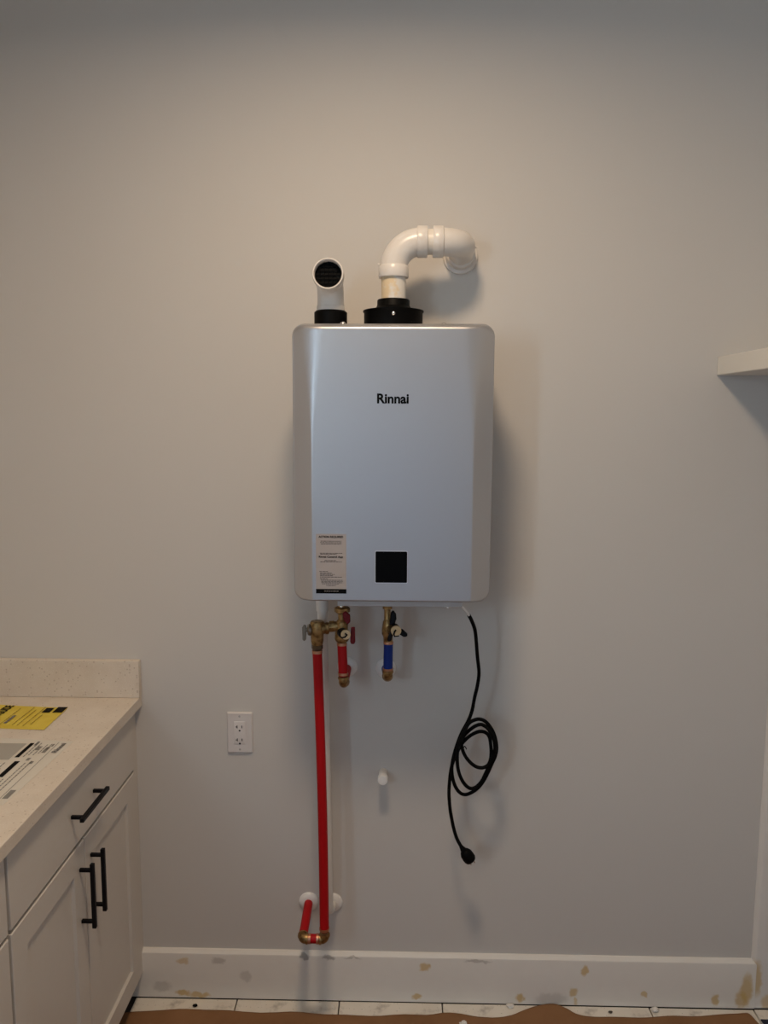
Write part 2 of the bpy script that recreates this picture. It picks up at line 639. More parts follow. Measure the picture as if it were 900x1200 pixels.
for i in range(len(xs) - 1):
    for j in range(m_ - 1):
        fs.append((i * m_ + j, (i + 1) * m_ + j, (i + 1) * m_ + j + 1, i * m_ + j + 1))
MB().add(vs, fs).build('front_face', M['silver'], heater, angle=70)
# control screen
b = MB().rings([rrect(-0.0592, 0.0182, 1.3048, 1.3830, 0.0032, -0.2884), rrect(-0.0592, 0.0182, 1.3048, 1.3830, 0.0032, -0.2895)])
rim = b.build('screen_frame', M['screen_rim'], heater)
MB().rings([rrect(-0.0582, 0.0172, 1.3064, 1.3818, 0.0028, -0.2893), rrect(-0.0582, 0.0172, 1.3064, 1.3818, 0.0028, -0.2899)]).build('screen', M['glass_black'], rim)
text('brand_lettering', 'Rinnai', 0.0735, (-0.0556, -0.289, 1.7283), (1, 0, 0), (0, 0, 1), M['ink'], heater, bold=0.034)
# instruction label
lab = MB().box(-0.1995, -0.1275, -0.2894, -0.2888, 1.2806, 1.4225).build('label', M['label_paper'], heater)
MB().box(-0.1998, -0.1272, -0.28965, -0.2892, 1.2790, 1.2898).build('label_band', M['ink'], lab)
LY = -0.2895
text('heading', 'ACTION REQUIRED', 0.0585, (-0.193, LY, 1.4125), (1, 0, 0), (0, 0, 1), M['ink'], lab, bold=0.03, height=0.0058)
text('heading', 'Rinnai Control App', 0.0575, (-0.1925, LY, 1.3642), (1, 0, 0), (0, 0, 1), M['ink'], lab, bold=0.03, height=0.0060)
b = MB()
def dashes(b, x0, x1, z, h, y=LY - 0.0002, wmin=0.0025, wmax=0.008):
    x = x0
    while x < x1 - 0.001:
        w_ = min(random.uniform(wmin, wmax), x1 - x)
        b.add([(x, y, z), (x + w_, y, z), (x + w_, y, z + h), (x, y, z + h)], [(0, 1, 2, 3)])
        x += w_ + 0.0012
for (x0, x1, z) in [(-.1915, -.171, 1.3315), (-.188, -.139, 1.4045), (-.189, -.138, 1.4010), (-.187, -.139, 1.3975),
                    (-.190, -.137, 1.3755), (-.189, -.150, 1.3728), (-.179, -.152, 1.3580), (-.189, -.138, 1.3548),
                    (-.190, -.162, 1.3275), (-.190, -.155, 1.3245), (-.190, -.158, 1.3215), (-.190, -.138, 1.3180),
                    (-.190, -.172, 1.3140), (-.188, -.136, 1.3105), (-.187, -.136, 1.3075), (-.187, -.137, 1.3045), (-.185, -.145, 1.3015), (-.175, -.153, 1.2975)]:
    dashes(b, x0, x1, z, 0.0016)
b.build('small_print', M['label_ink'], lab, smooth=False)['kind'] = 'stuff'
b = MB()
dashes(b, -.180, -.146, 1.2838, 0.0022, y=-0.2899)
b.build('band_print', M['ink_soft'], lab, smooth=False)
# underside: pan edge, cable grommet, screws
MB().box(-0.152, 0.152, -0.255, -0.200, HZ0 - 0.0155, HZ0 + 0.001).build('bottom_pan', M['pan'], heater, bevel=0.001)
for x in (-0.143, 0.118):
    MB().lathe([(0.004, 0), (0.0045, 0.001), (0.0045, 0.004), (0.002, 0.006)], (x, -0.245, HZ0 - 0.0155), (0, 0, -1), 10).build('screw', M['steel'], heater)
MB().lathe([(0.009, 0), (0.009, 0.005), (0.006, 0.008)], (0.150, -0.205, HZ0 + 0.0005), (0, 0, -1), 12).build('cable_grommet', M['black'], heater)
for x, y in ((-0.137, -0.255), (0.099, -0.240)):
    MB().lathe([(0.007, 0), (0.007, 0.0015), (0.0058, 0.0045), (0.003, 0.0062)], (x, y, HZ1 - 0.001), (0, 0, 1), 12).build('screw', M['steel'], heater)
for x in (-0.098, 0.062):
    MB().box(x - 0.006, x + 0.006, -0.15, -0.13, HZ1 - 0.002, HZ1 + 0.006).build('flange_clip', M['steel'], heater, bevel=0.001)
# vent collars belong to the heater
CXI, CYI = -0.1745, -0.150
MB().lathe([(0.0405, 0), (0.0405, 0.041), (0.0365, 0.045), (0.030, 0.045)], (CXI, CYI, HZ1 - 0.002), (0, 0, 1), 32).build('intake_collar', M['black'], heater)
EX, EY = -0.0205, -0.140
b = MB().lathe([(0.0725, 0), (0.0725, 0.041), (0.0750, 0.0435), (0.0750, 0.0465), (0.068, 0.0475), (0.050, 0.050), (0.0425, 0.055), (0.0400, 0.060), (0.0400, 0.0715), (0.0385, 0.0735), (0.028, 0.0735)],
               (EX, EY, HZ1 - 0.002), (0, 0, 1), 40)
ec = b.build('exhaust_collar', M['black'], heater, angle=50)
MB().lathe([(0.0042, 0), (0.0042, 0.003), (0.002, 0.0045)], (EX + 0.001, EY - 0.0720, HZ1 + 0.030), (0, -1, 0), 10).build('screw', M['steel'], ec)

# ------------------------------------------------------------------ intake elbow
intake = thing('intake_elbow', (CXI, CYI, HZ1 + 0.0435), 'short white vent elbow with black grille facing the room, above the heater left side', 'vent pipe')
zc = 2.030
R0 = 0.052
pts = [(CXI, CYI, HZ1 + 0.043), (CXI, CYI, HZ1 + 0.050), (CXI, CYI, HZ1 + 0.058)]
c = Vector((CXI, CYI - R0, zc - R0 - 0.0))
tilt = 0.10
a = arc(c, (0, 1, 0), (0, 0, 1), R0, 12, 0.0, PI / 2 - tilt)
pts += [tuple(p) for p in a]
d = Vector((0, -math.cos(tilt), math.sin(tilt) * 1.0))
pts2 = [a[-1] + d * 0.004]
b = MB().tube(pts + [tuple(p) for p in pts2], [0.0335] * 3 + [0.0325] * len(a) + [0.0325], 32)
b.build('elbow', M['pvc'], intake)
o_ = a[-1] + d * 0.002
b = MB().lathe([(0.0325, -0.006), (0.0375, 0.0), (0.0375, 0.024), (0.0360, 0.0265), (0.0340, 0.0265), (0.0325, 0.0245), (0.0325, 0.004), (0.0, 0.004)], o_, d, 40, caps=False)
b.build('hub', M['pvc'], intake)
g = MB().lathe([(0.0322, 0.006), (0.0322, 0.008)], o_, d, 32)
scr = g.build('screen', M['black'], intake)
b = MB()
uu = Vector((1, 0, 0)); vv = d.cross(uu)
for k in (-0.020, -0.010, 0.0, 0.010, 0.020):
    L_ = math.sqrt(0.0318 ** 2 - k * k)
    for A, B in ((uu, vv), (vv, uu)):
        p0 = o_ + d * 0.011 + A * k - B * L_
        p1 = o_ + d * 0.011 + A * k + B * L_
        b.tube([p0, p1], 0.0011, 6)
b.build('grille_bars', M['black'], scr)
MB().lathe([(0.0348, 0), (0.0348, 0.010), (0.0335, 0.012)], (CXI, CYI, HZ1 + 0.0430), (0, 0, 1), 32).build('socket', M['pvc'], intake)

# ------------------------------------------------------------------ exhaust pipe
exh = thing('exhaust_pipe', (EX, EY, HZ1 + 0.0720), 'white PVC exhaust pipe bending right from black flange into the wall', 'vent pipe')
ZR = 2.1225
MB().lathe([(0.0302, 0), (0.0302, 0.072)], (EX, EY, HZ1 + 0.0717), (0, 0, 1), 36).build('pipe_stub', M['pvc_primed'], exh)
# first elbow, up and to the right
R1 = 0.066
hub_z0 = 2.0365
b = MB().lathe([(0.0315, 0), (0.0362, 0.0), (0.0368, 0.001), (0.0368, 0.026), (0.0350, 0.0285), (0.033, 0.0285)], (EX, EY, hub_z0), (0, 0, 1), 36)
c = Vector((EX + R1, EY, ZR - R1))
pts = [(EX, EY, hub_z0 + 0.010)] + [tuple(p) for p in arc(c, (-1, 0, 0), (0, 0, 1), R1, 14)]
pts.append((EX + R1 + 0.004, EY, ZR))
b.tube(pts, 0.0335, 32)
b.lathe([(0.033, 0), (0.0368, 0.001), (0.0376, 0.003), (0.0376, 0.0250), (0.0368, 0.026), (0.0315, 0.026)], (EX + R1 - 0.010, EY, ZR), (1, 0, 0), 36)
elb = b.build('elbow', M['pvc'], exh, angle=45)
MB().tube([(EX - 0.0335, EY - 0.004, hub_z0 + 0.031), (EX - 0.0385, EY - 0.004, hub_z0 + 0.033)], [0.0035, 0.0018], 10).build('moulding_nub', M['pvc'], elb)
xg0 = EX + R1 + 0.016
MB().lathe([(0.0302, 0), (0.0302, 0.030)], (xg0 - 0.008, EY, ZR), (1, 0, 0), 36).build('pipe_stub', M['pvc_primed'], exh)
# second elbow, right and back into the wall
xg1 = xg0 + 0.0135
b = MB().lathe([(0.0315, 0), (0.0368, 0.0), (0.0376, 0.001), (0.0376, 0.0235), (0.0362, 0.0255), (0.033, 0.0265)], (xg1, EY, ZR), (1, 0, 0), 36)
R2 = 0.062
XE = 0.1505
pts = [(xg1 + 0.015, EY, ZR), (XE - R2 - 0.002, EY, ZR)]
dn = 0.16
pts += [tuple(p) for p in arc((XE - R2, EY + R2, ZR), (0, -1, 0), (1, 0, 0), R2, 14)]
pts += [(XE, -0.052, ZR - 0.003), (XE, -0.030, ZR - 0.006)]
b.tube(pts, 0.0335, 32)
elb2 = b.build('elbow', M['pvc'], exh, angle=45)
MB().lathe([(0.0335, 0.0), (0.0368, 0.0015), (0.0378, 0.003), (0.0378, 0.030), (0.031, 0.030)], (XE, -0.044, ZR - 0.006), (0, 1, 0), 36).build('hub', M['pvc'], exh)
MB().lathe([(0.0385, 0.0), (0.0440, 0.002), (0.0452, 0.005), (0.0452, 0.0105), (0.03, 0.0105)], (XE + 0.002, -0.0112, ZR - 0.008), (0, 1, 0), 40).build('wall_flange', M['pvc'], exh)
MB().tube([(XE + 0.0325, EY + 0.055, ZR - 0.001), (XE + 0.0375, EY + 0.055, ZR - 0.001)], [0.0035, 0.0016], 10).build('moulding_nub', M['pvc'], elb2)

# ================================================================== SUPPLY PIPES
def round_plate(x, z, label, r=0.0285):
    return tag(MB().lathe([(0.012, 0.0105), (0.0145, 0.0105), (r * 0.72, 0.0088), (r * 0.93, 0.005), (r, 0.0018), (r, 0.0)], (x, -0.0002, z), (0, -1, 0), 32).build(
        'escutcheon', M['white_plastic'], origin=(x, 0, z), angle=50), label, 'wall plate', 'round white pipe escutcheons')


def elbow_fit(b, p, d0, d1, r=0.0135, R=0.014, n=8, ext=0.012):
    """brass elbow fitting: mouth towards d0 and d1 from corner p"""
    p, d0, d1 = Vector(p), Vector(d0).normalized(), Vector(d1).normalized()
    c = p + (d0 + d1) * R
    pts = [p + d0 * (R + ext)] + arc(c, -d1, -d0, R, n) + [p + d1 * (R + ext)]
    b.tube(pts, [r] + [r * 0.97] * (n + 1) + [r], 18)
    for d in (d0, d1):
        b.lathe([(r * 1.12, 0), (r * 1.12, 0.005)], p + d * (R + ext - 0.006), d, 18)


# long red loop: tee valve down to the U at the baseboard
RT = Vector((-0.2148, -0.132, 1.094)); RB = Vector((-0.1965, -0.158, 0.297)); RL = Vector((-0.2560, -0.158, 0.297))
WL = Vector((-0.2575, 0.0, 0.3017))
loop = thing('red_supply_pipe', (RB.x, RB.y, RB.z - 0.014), 'long red pipe dropping from left brass valve to U bend above baseboard', 'pipe')
ud = (RT - RB).normalized()
MB().tube([RB + ud * 0.024 + (RT - RB) * (k / 12.0) * 0.965 + Vector((0.003 * math.sin(PI * k / 12), 0, 0)) for k in range(13)], 0.0125, 20).build('long_pipe', M['pex_red'], loop)
MB().tube([RB + Vector((-0.013, 0, 0)), RL + Vector((0.013, 0, 0))], 0.0120, 18).build('short_pipe', M['pex_red'], loop)
bd = (WL - RL).normalized()
MB().tube([RL + bd * 0.014, RL + bd * 0.155], 0.0122, 20).build('wall_pipe', M['pex_red'], loop)
b = MB(); elbow_fit(b, RB, ud, (-1, 0, 0), 0.0132, 0.008, ext=0.007); b.build('brass_elbow', M['brass'], loop)
b = MB(); elbow_fit(b, RL, bd, (1, 0, 0), 0.0132, 0.008, ext=0.007); b.build('brass_elbow', M['brass'], loop)
for x in (RL.x + 0.0190, RB.x - 0.0190):
    MB().lathe([(0.0135, -0.003), (0.0135, 0.003)], (x, RB.y, RB.z), (1, 0, 0), 18).build('crimp_ring', M['copper'], loop)
MB().lathe([(0.0138, 0.026), (0.0138, 0.032)], RB, ud, 18).build('crimp_ring', M['copper'], loop)
MB().lathe([(0.0136, -0.010), (0.0136, -0.002)], RT, ud, 18).build('crimp_ring', M['copper'], loop)
round_plate(-0.2575, 0.3017, 'round white wall plate of the red pipe at lower left, above baseboard')

# white condensate pipe behind it
PT = Vector((-0.2085, -0.066, HZ0 + 0.004)); PB = Vector((-0.1960, -0.050, 0.318)); PW = Vector((-0.190, -0.011, 0.3004))
cond = thing('drain_pipe', tuple(PB), 'white PVC pipe running down behind the long red pipe', 'pipe')
ln = [PT + (PB - PT) * (k / 10.0) for k in range(11)] + [PB + Vector((0.001, 0.004, -0.009)), PB + Vector((0.003, 0.014, -0.0155)), PW + Vector((-0.001, -0.014, 0)), PW]
MB().tube(ln, 0.0136, 20).build('pipe', M['pvc'], cond)
MB().lathe([(0.0165, 0), (0.0165, 0.078), (0.0155, 0.080)], PT + Vector((0.0012, 0, -0.0785)), (-0.012, 0, 1), 20).build('socket', M['pvc'], cond)
round_plate(-0.188, 0.3004, 'round cream wall plate half hidden behind the long red pipe, above baseboard')

# ---- hot side valve with tee and relief valve
VX, VY = -0.1480, -0.120
hot = thing('hot_valve', (VX, VY, 1.098), 'brass valve with dark red levers under the heater above a short red pipe', 'valve')
MB().lathe([(0.0175, 0), (0.0205, 0.002), (0.0205, 0.012), (0.0150, 0.016), (0.010, 0.018)], (VX - 0.002, VY, 1.2045), (0, 0, -1), 8).build('union_nut', M['brass'], hot, angle=20)
MB().lathe([(0.0105, 0), (0.0105, 0.052), (0.0095, 0.084)], (VX - 0.003, VY, HZ0 - 0.0005), (0, 0, -1), 18).build('neck', M['brass'], hot)
b = MB().lathe([(0.010, 0), (0.0155, 0.006), (0.0165, 0.014), (0.0160, 0.030), (0.0185, 0.036), (0.0190, 0.052), (0.0165, 0.058), (0.0125, 0.061), (0.0115, 0.068)], (VX - 0.003, VY, 1.172), (0, 0, -1), 20)
b.tube([(VX - 0.006, VY, 1.156), (VX - 0.043, VY - 0.003, 1.150)], [0.0125, 0.0125], 18)
b.build('body', M['brass'], hot)
MB().lathe([(0.0150, 0), (0.0150, 0.013)], (VX - 0.022, VY - 0.001, 1.1535), (-1, 0, -0.1), 8).build('hex_nut', M['brass'], hot, angle=20)
MB().lathe([(0.0125, 0), (0.0130, 0.002), (0.0130, 0.026), (0.0105, 0.027)], (VX - 0.003, VY - 0.012, 1.140), (0.42, -0.9, 0.05), 20).build('cap_stem', M['lever_black'], hot)
capo = Vector((VX + 0.0095, VY - 0.038, 1.1425))
cap = MB().lathe([(0.0125, 0), (0.0128, 0.001), (0.0128, 0.006), (0.0118, 0.007), (0.0052, 0.007), (0.0048, 0.0045), (0.0, 0.0045)], capo, (0.15, -1, 0.05), 24, caps=False).build('outlet_cap', M['cap_disc'], hot)
b = MB()
b.tube([capo + Vector((-0.001, -0.0085, 0.0045)), capo + Vector((0.004, -0.0095, 0.001)), capo + Vector((-0.001, -0.0095, -0.005)), capo + Vector((-0.008, -0.009, -0.007)), capo + Vector((-0.0145, -0.004, -0.003)), capo + Vector((-0.0150, 0.002, 0.006))], 0.0022, 8)
b.build('cap_strap', M['lever_black'], cap)
# upper lever stub and hanging lever
b = MB().prism([(VX + 0.000, VY - 0.022, 1.192), (VX + 0.008, VY - 0.022, 1.199), (VX + 0.020, VY - 0.022, 1.188), (VX + 0.0205, VY - 0.022, 1.170), (VX + 0.013, VY - 0.022, 1.163), (VX + 0.004, VY - 0.022, 1.174)], (0, 0.010, 0))
b.build('lever', M['lever_red'], hot, bevel=0.0025)
b = MB().prism([(VX + 0.0225, VY - 0.030, 1.158), (VX + 0.033, VY - 0.030, 1.159), (VX + 0.034, VY - 0.030, 1.120), (VX + 0.031, VY - 0.030, 1.1135), (VX + 0.023, VY - 0.030, 1.1135), (VX + 0.0205, VY - 0.030, 1.120)], (0, 0.008, 0))
b.build('lever', M['lever_red'], hot, bevel=0.0025)

TX, TY = -0.2150, -0.128
rel = thing('relief_valve', (TX, TY, 1.095), 'brass tee with nickel relief lever at the left, on top of long red pipe', 'valve')
b = MB().lathe([(0.0130, 0), (0.0150, 0.003), (0.0165, 0.012), (0.0170, 0.030), (0.0185, 0.034), (0.0185, 0.060), (0.0160, 0.064), (0.010, 0.065)], (TX, TY, 1.1045), (0, 0, 1), 20)
b.tube([(TX, TY, 1.148), (TX + 0.030, TY + 0.005, 1.149)], [0.0155, 0.0150], 18)
b.build('body', M['brass'], rel)
MB().lathe([(0.0165, 0), (0.0165, 0.006), (0.0150, 0.008)], (TX + 0.022, TY + 0.003, 1.1485), (1, 0.1, 0), 8).build('hex_nut', M['brass'], rel, angle=20)
MB().lathe([(0.0142, 0), (0.0148, 0.001), (0.0148, 0.010), (0.0130, 0.012)], (TX, TY, 1.0945), (0, 0, 1), 8).build('bottom_nut', M['bronze'], rel, angle=20)
pv = MB().lathe([(0.0150, 0), (0.0155, 0.001), (0.0155, 0.007), (0.0125, 0.010), (0.006, 0.011), (0.0045, 0.018), (0.0, 0.018)], (TX - 0.0145, TY - 0.002, 1.146), (-1, -0.12, 0.0), 20).build('relief_bonnet', M['chrome_dull'], rel)
b = MB().prism([(TX - 0.0385, TY - 0.010, 1.153), (TX - 0.034, TY - 0.010, 1.160), (TX - 0.0275, TY - 0.010, 1.157), (TX - 0.0275, TY - 0.010, 1.148), (TX - 0.029, TY - 0.010, 1.121), (TX - 0.0335, TY - 0.010, 1.116), (TX - 0.0375, TY - 0.010, 1.121)], (0, 0.010, 0))
b.build('relief_lever', M['chrome_dull'], pv, bevel=0.002)

# ---- short red pipe with elbow back to the wall
HXB = Vector((-0.1460, -0.128, 0.999))
hp = thing('short_red_pipe', (HXB.x, HXB.y, HXB.z - 0.014), 'short red pipe under the hot valve with brass elbow to wall', 'pipe')
top = Vector((VX - 0.003, VY, 1.108))
hd_ = (top - HXB).normalized()
MB().tube([HXB + hd_ * 0.022, top], 0.0124, 20).build('pipe', M['pex_red'], hp)
wd = (Vector((-0.145, 0, 1.0057)) - HXB).normalized()
MB().tube([HXB + wd * 0.016, HXB + wd * 0.1115], 0.0122, 20).build('wall_pipe', M['pex_red'], hp)
b = MB(); elbow_fit(b, HXB, hd_, wd, 0.0130, 0.011, ext=0.009); b.build('brass_elbow', M['brass'], hp)
MB().lathe([(0.0136, 0.024), (0.0136, 0.031)], HXB, hd_, 18).build('crimp_ring', M['copper'], hp)
MB().lathe([(0.0136, -0.006), (0.0136, 0.0005)], top, hd_, 18).build('crimp_ring', M['copper'], hp)
round_plate(-0.145, 1.0057, 'round white wall plate behind the short red pipe')

# ---- cold side
CX, CY = -0.0290, -0.112
cold = thing('cold_valve', (CX, CY, 1.103), 'brass valve with black levers under the heater above a short blue pipe', 'valve')
b = MB().lathe([(0.0085, 0), (0.0085, 0.046), (0.0125, 0.048), (0.0125, 0.055), (0.0085, 0.057), (0.0085, 0.084), (0.0105, 0.090)], (CX - 0.003, CY, HZ0 - 0.0005), (0, 0, -1), 18)
b.build('neck', M['brass'], cold)
b = MB().lathe([(0.0095, 0), (0.0135, 0.006), (0.0150, 0.018), (0.0165, 0.026), (0.0165, 0.040), (0.0125, 0.047), (0.0120, 0.060)], (CX - 0.001, CY, 1.1715), (0, 0, -1), 20)
b.tube([(CX, CY, 1.146), (CX + 0.010, CY - 0.024, 1.150)], 0.011, 16)
b.build('body', M['brass'], cold)
MB().lathe([(0.0128, 0), (0.0132, 0.001), (0.0132, 0.006), (0.0120, 0.007)], (CX, CY, 1.1115), (0, 0, -1), 18).build('crimp_ring', M['copper'], cold)
b = MB().prism([(CX + 0.002, CY - 0.018, 1.160), (CX + 0.006, CY - 0.018, 1.192), (CX + 0.012, CY - 0.018, 1.199), (CX + 0.020, CY - 0.018, 1.189), (CX + 0.021, CY - 0.018, 1.176), (CX + 0.016, CY - 0.018, 1.160)], (0, 0.011, 0))
b.build('lever', M['lever_black'], cold, bevel=0.003)
co_ = Vector((CX + 0.0195, CY - 0.036, 1.1515))
MB().lathe([(0.0125, 0), (0.0125, 0.020)], co_ + Vector((-0.004, 0.026, -0.001)), (0.2, -1, 0.05), 20).build('cap_stem', M['lever_black'], cold)
cap = MB().lathe([(0.0132, 0), (0.0135, 0.001), (0.0135, 0.006), (0.0125, 0.007), (0.0054, 0.007), (0.0050, 0.0045), (0.0, 0.0045)], co_, (0.15, -1, 0.05), 24, caps=False).build('outlet_cap', M['cap_disc'], cold)
b = MB().tube([co_ + Vector((0.001, -0.0085, 0.003)), co_ + Vector((-0.003, -0.0095, -0.001)), co_ + Vector((-0.005, -0.0095, -0.008)), co_ + Vector((-0.003, -0.007, -0.014)), co_ + Vector((0.008, -0.004, -0.013))], 0.0022, 8)
b.build('cap_strap', M['lever_black'], cap)
b = MB().prism([(CX - 0.002, CY - 0.030, 1.128), (CX + 0.006, CY - 0.030, 1.147), (CX + 0.012, CY - 0.030, 1.140), (CX + 0.009, CY - 0.030, 1.122), (CX + 0.002, CY - 0.030, 1.118), (CX - 0.003, CY - 0.030, 1.121)], (0, 0.009, 0))
b.build('lever', M['lever_black'], cold, bevel=0.0025)
b = MB().prism([(CX + 0.030, CY - 0.028, 1.150), (CX + 0.036, CY - 0.028, 1.152), (CX + 0.050, CY - 0.028, 1.139), (CX + 0.049, CY - 0.028, 1.132), (CX + 0.040, CY - 0.028, 1.131), (CX + 0.028, CY - 0.028, 1.138)], (0, 0.010, 0))
b.build('lever', M['lever_black'], cold, bevel=0.0025)
CB = Vector((-0.0300, -0.112, 1.0135))
cp = thing('blue_supply_pipe', (CB.x, CB.y, CB.z - 0.014), 'short blue pipe under the black lever valve with brass elbow', 'pipe')
top = Vector((CX, CY, 1.107))
ud2 = (top - CB).normalized()
MB().tube([CB + ud2 * 0.020, top], 0.0124, 20).build('pipe', M['pex_blue'], cp)
wd = (Vector((-0.0377, 0, 1.003)) - CB).normalized()
MB().tube([CB + wd * 0.016, CB + wd * 0.1015], 0.0122, 20).build('wall_pipe', M['pex_blue'], cp)
b = MB(); elbow_fit(b, CB, ud2, wd, 0.0130, 0.011, ext=0.008); b.build('brass_elbow', M['brass'], cp)
MB().lathe([(0.0136, 0.020), (0.0136, 0.026)], CB, ud2, 18).build('crimp_ring', M['copper'], cp)
round_plate(-0.0377, 1.0030, 'round white wall plate behind the short blue pipe')

# capped stub on the wall
pc = thing('capped_pipe_stub', (-0.044, 0, 0.692), 'small white capped pipe stub sticking out of wall below blue pipe', 'pipe cap')
MB().lathe([(0.0115, 0), (0.0115, 0.040)], (-0.0435, -0.0002, 0.6985), (0, -1, 0), 20).build('pipe', M['pvc'], pc)
MB().lathe([(0.0125, 0), (0.0140, 0.001), (0.0140, 0.018), (0.0125, 0.0205), (0.0, 0.0212)], (-0.0435, -0.034, 0.6985), (0, -1, 0), 24).build('cap', M['white_plastic'], pc)

# ================================================================== POWER CORD
CORD = [(0.1548, -0.2, 1.2279), (0.1666, -0.1888, 1.2143), (0.1753, -0.1775, 1.2005), (0.1842, -0.1663, 1.1822), (0.1933, -0.155, 1.1569), (0.1982, -0.1438, 1.1267), (0.2035, -0.1325, 1.0778), (0.2094, -0.1213, 1.0329), (0.2072, -0.11, 0.9941), (0.2, -0.11, 0.9589), (0.195, -0.1049, 0.9235), (0.1851, -0.1083, 0.8958), (0.1701, -0.1122, 0.8683), (0.1602, -0.1155, 0.8458), (0.1504, -0.1171, 0.8147), (0.1446, -0.1166, 0.7879), (0.1425, -0.1142, 0.7629), (0.1457, -0.1105, 0.7345), (0.154, -0.1067, 0.7087), (0.166, -0.1038, 0.6913), (0.179, -0.1028, 0.6855), (0.1941, -0.1039, 0.6904), (0.2115, -0.1068, 0.7042), (0.226, -0.1106, 0.725), (0.2378, -0.1143, 0.751), (0.2495, -0.1167, 0.7815), (0.2578, -0.1171, 0.803), (0.2608, -0.1154, 0.826), (0.2548, -0.1222, 0.8578), (0.2448, -0.1183, 0.8796), (0.2298, -0.1149, 0.8964), (0.2148, -0.113, 0.902), (0.1997, -0.1132, 0.8992), (0.1859, -0.1154, 0.8908), (0.1746, -0.1189, 0.8711), (0.1646, -0.1228, 0.849), (0.1572, -0.1259, 0.8239), (0.1555, -0.1272, 0.7981), (0.158, -0.1264, 0.7714), (0.1649, -0.1237, 0.7464), (0.177, -0.1199, 0.7235), (0.1927, -0.1162, 0.7099), (0.2081, -0.1136, 0.7128), (0.2231, -0.1128, 0.7287), (0.2327, -0.1142, 0.7509), (0.242, -0.1173, 0.7764), (0.2511, -0.1212, 0.8021), (0.2551, -0.1247, 0.83), (0.2493, -0.1269, 0.8571), (0.2363, -0.127, 0.8804), (0.2249, -0.115, 0.8859), (0.2152, -0.1116, 0.8865), (0.2006, -0.1077, 0.8787), (0.1835, -0.1045, 0.8626), (0.1712, -0.1029, 0.8459), (0.1684, -0.1034, 0.8275), (0.1742, -0.1058, 0.8047), (0.1869, -0.1095, 0.7853), (0.2045, -0.1134, 0.7714), (0.222, -0.1162, 0.7681), (0.237, -0.1172, 0.7749), (0.2444, -0.1161, 0.7891), (0.2468, -0.1132, 0.809), (0.2455, -0.1093, 0.8311), (0.2417, -0.1057, 0.8507), (0.2317, -0.1033, 0.8614), (0.2165, -0.1029, 0.8637), (0.1995, -0.0966, 0.8542), (0.1817, -0.0999, 0.8421), (0.1664, -0.1038, 0.825), (0.1539, -0.1072, 0.7997), (0.144, -0.109, 0.7738), (0.1393, -0.1088, 0.747), (0.1373, -0.1066, 0.7191), (0.1367, -0.103, 0.6904), (0.1386, -0.0991, 0.6614), (0.1417, -0.0955, 0.634), (0.1436, -0.0956, 0.623), (0.1509, -0.0983, 0.5877), (0.1604, -0.1021, 0.558), (0.1732, -0.1059, 0.5357)]
cord = thing('power_cord', CORD[0], 'black power cord hanging coiled in loops from the heater bottom right', 'cord')
sm = catmull(CORD, 4)
MB().tube(sm[8:], 0.0048, 10).build('cable', M['rubber'], cord)
MB().tube([Vector((0.150, -0.205, HZ0 - 0.0080)), Vector((0.1500, -0.204, 1.240))] + sm[0:10], 0.0032, 10).build('inner_wires', M['white_plastic'], cord)
pd = Vector((0.55, 0.05, -0.83)).normalized()
po = Vector(CORD[-1])
plug = MB().lathe([(0.0052, -0.004), (0.0065, 0.002), (0.0085, 0.008), (0.0085, 0.011), (0.0125, 0.014), (0.0165, 0.022), (0.0175, 0.032), (0.0170, 0.041), (0.0150, 0.046), (0.0, 0.0465)], po, pd, 20).build('plug', M['rubber'], cord)
side = pd.cross(Vector((0, 1, 0))).normalized()
b = MB()
for k in (-1, 1):
    b.tube([po + pd * 0.045 + side * 0.006 * k, po + pd * 0.058 + side * 0.006 * k], 0.0022, 6)
b.build('prong', M['steel'], plug)
MB().tube(catmull([(0.1515, -0.128, 0.8360), (0.158, -0.1375, 0.832), (0.168, -0.137, 0.829), (0.1745, -0.128, 0.833), (0.180, -0.124, 0.823)], 4), 0.0013, 6).build('twist_tie', M['rubber'], cord)

# ================================================================== OUTLET
OX, OZ = -0.4487, 0.8110
ol = thing('wall_outlet', (OX, 0, OZ), 'white duplex wall outlet with rectangular cover plate on the wall', 'outlet')
b = MB().rings([rrect(OX - .0362, OX + .0362, OZ - .0592, OZ + .0592, .003, -0.0002), rrect(OX - .0362, OX + .0362, OZ - .0592, OZ + .0592, .003, -0.003),
                rrect(OX - .0335, OX + .0335, OZ - .0565, OZ + .0565, .003, -0.0068)])
b.build('cover_plate', M['outlet'], ol, angle=25)
b = MB().rings([rrect(OX - .0168, OX + .0168, OZ - .0335, OZ + .0335, .002, -0.0060), rrect(OX - .0168, OX + .0168, OZ - .0335, OZ + .0335, .002, -0.0078),
                rrect(OX - .0155, OX + .0155, OZ - .0322, OZ + .0322, .002, -0.0084)])
rc = b.build('receptacle', M['outlet'], ol, angle=25)
for s in (0.018, -0.020):
    b = MB()
    b.box(OX - .0080, OX - .0055, -0.0086, -0.0080, OZ + s - 0.004, OZ + s + 0.0045)
    b.box(OX - .0115, OX - .0075, -0.0086, -0.0080, OZ + s - 0.0012, OZ + s + 0.0012)
    b.box(OX + .0052, OX + .0076, -0.0086, -0.0080, OZ + s - 0.0035, OZ + s + 0.0040)
    b.lathe([(0.0028, 0), (0.0028, 0.0006)], (OX, -0.0080, OZ + s - 0.0108), (0, -1, 0), 10)
    b.build('slots', M['slot'], rc, smooth=False)
for s in (0.0485, -0.0485):
    MB().lathe([(0.0030, 0), (0.0030, 0.0006), (0.0012, 0.0010)], (OX, -0.0066, OZ + s), (0, -1, 0), 12).build('screw', M['pan'], ol)

